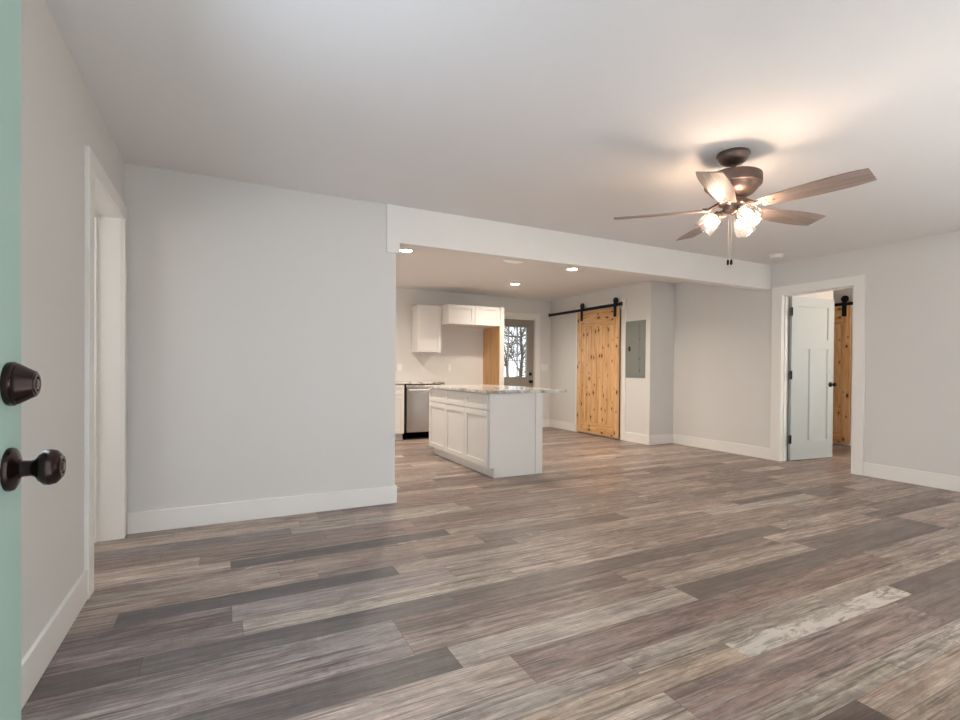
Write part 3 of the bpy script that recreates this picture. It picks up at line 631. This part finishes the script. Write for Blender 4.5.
for k_ in range(5):
    a = TH0 + k_*2*PI/5
    pit = Matrix.Rotation(math.radians(-12), 4, 'X')
    bl = MB().prism(blade_outline(), -.003, .003, mtx=Matrix.Translation((0, 0, ZB)) @ pit).obj('blade', M['blade'], fan, bevel=.0012)
    bl.rotation_euler = (0, 0, a)
    MT = Matrix.Translation((0, 0, ZB)) @ pit
    ir = MB().prism([(.15, -.016), (.19, -.030), (.245, -.030), (.262, -.016), (.262, .016), (.245, .030), (.19, .030), (.15, .016)], .003, .007, mtx=MT)
    ir.tube([(.072, .0, -.300), (.105, .004, -.318), (.135, .004, ZB+.004), (.17, 0, ZB+.006)], .010, 10, radii=[.013, .011, .012, .014])
    io = ir.obj('blade_iron', fm, bl, True)
    for (x, y) in ((.20, .018), (.20, -.018), (.238, 0)): MB().lathe([(0, -.0062), (.0055, -.0058), (.0068, -.003), (.0068, 0), (0, 0)], (0, 0, 0), 'z', 12, mtx=MT @ Matrix.Translation((x, y, 0))).obj('screw', fm, bl, True)
CA = -YAW - math.radians(27)
for k_, da in enumerate((178, -52, 63)):
    a = CA + math.radians(da)
    tilt = math.radians(46)
    ao = MB().tube([(.040, 0, -.338), (.060, 0, -.348), (.070, 0, -.352), (.080, 0, -.360)], .009, 12).obj('light_arm', fm, fan, True)
    ao.rotation_euler = (0, 0, a)
    S = Matrix.Translation((.076, 0, -.354)) @ Matrix.Rotation(-tilt, 4, 'Y')
    MB().lathe([(0, .004), (.019, .002), (.024, -.006), (.025, -.026), (.021, -.028), (0, -.028)], mtx=S, n=28).obj('socket_cap', fm, ao, True)
    MB().lathe([(.024, -.010), (.030, -.018), (.046, -.034), (.056, -.056), (.0595, -.080), (.061, -.120), (.0635, -.130), (.0615, -.130), (.059, -.120), (.0575, -.080), (.054, -.057), (.044, -.036), (.028, -.020), (.022, -.012)], mtx=S, n=36).obj('glass_shade', M['shadeglass'], ao, True)
    MB().lathe([(0, -.026), (.013, -.030), (.015, -.040), (.021, -.058), (.0235, -.072), (.021, -.086), (.014, -.096), (0, -.099)], mtx=S, n=24).obj('bulb', M['bulb'], ao, True)
for dx, zend in ((-.022, .648), (-.004, .648)):
    pc = MB().tube([(dx*math.cos(CA), dx*math.sin(CA), -.37), (dx*math.cos(CA), dx*math.sin(CA), -zend)], .0010, 6).obj('pull_chain', M['chain'], fan)
    MB().lathe([(0, 0), (.004, -.002), (.0075, -.012), (.0075, -.028), (.004, -.036), (0, -.036)], (dx*math.cos(CA), dx*math.sin(CA), -zend+.004), n=14).obj('fob', M['bronze'], pc, True)

# ------------------------------------------------------------------ outside, through the kitchen door's window
gr = MB().box(-6, 22, 8.22, 32, -.25, -.2).obj('lawn', M['ground']); gr['kind'] = 'structure'; gr['label'] = 'dry lawn outside the kitchen door'; gr['category'] = 'ground'
def tree(x, y, h, r, label, seed):
    rnd = random.Random(seed); b = MB()
    def br(p, d, l, rad, lev):
        pts = [p]; rs = [rad]; q = Vector(p)
        for i in range(4):
            d = (d + Vector((rnd.uniform(-.18, .18), rnd.uniform(-.18, .18), rnd.uniform(-.02, .12)))).normalized(); q = q + d*l/4; pts.append(q.copy()); rs.append(rad*(1-.18*(i+1)))
        b.tube(pts, rad, 6, rs)
        if lev > 0:
            for i in range((0, 7, 6, 9)[lev]):
                t = rnd.choice(pts[1:]); s_ = Vector((rnd.uniform(-1, 1), rnd.uniform(-1, 1), rnd.uniform(.05, .9))).normalized()
                br(t, s_, l*.60, max(.006, rad*.42), lev-1)
    br(Vector((x, y, -.21)), Vector((0, 0, 1)), h, r, 3)
    o = b.obj('tree', M['bark']); tag(o, label, 'tree')
tree(8.5, 14.5, 2.8, .07, 'thin bare tree outside, behind the right panes of the kitchen door', 3)
tree(9.9, 18.0, 3.4, .09, 'slender bare tree outside, behind the left panes of the kitchen door', 11)
tree(13.2, 21.5, 4.0, .12, 'taller bare tree outside, farthest to the right', 5)
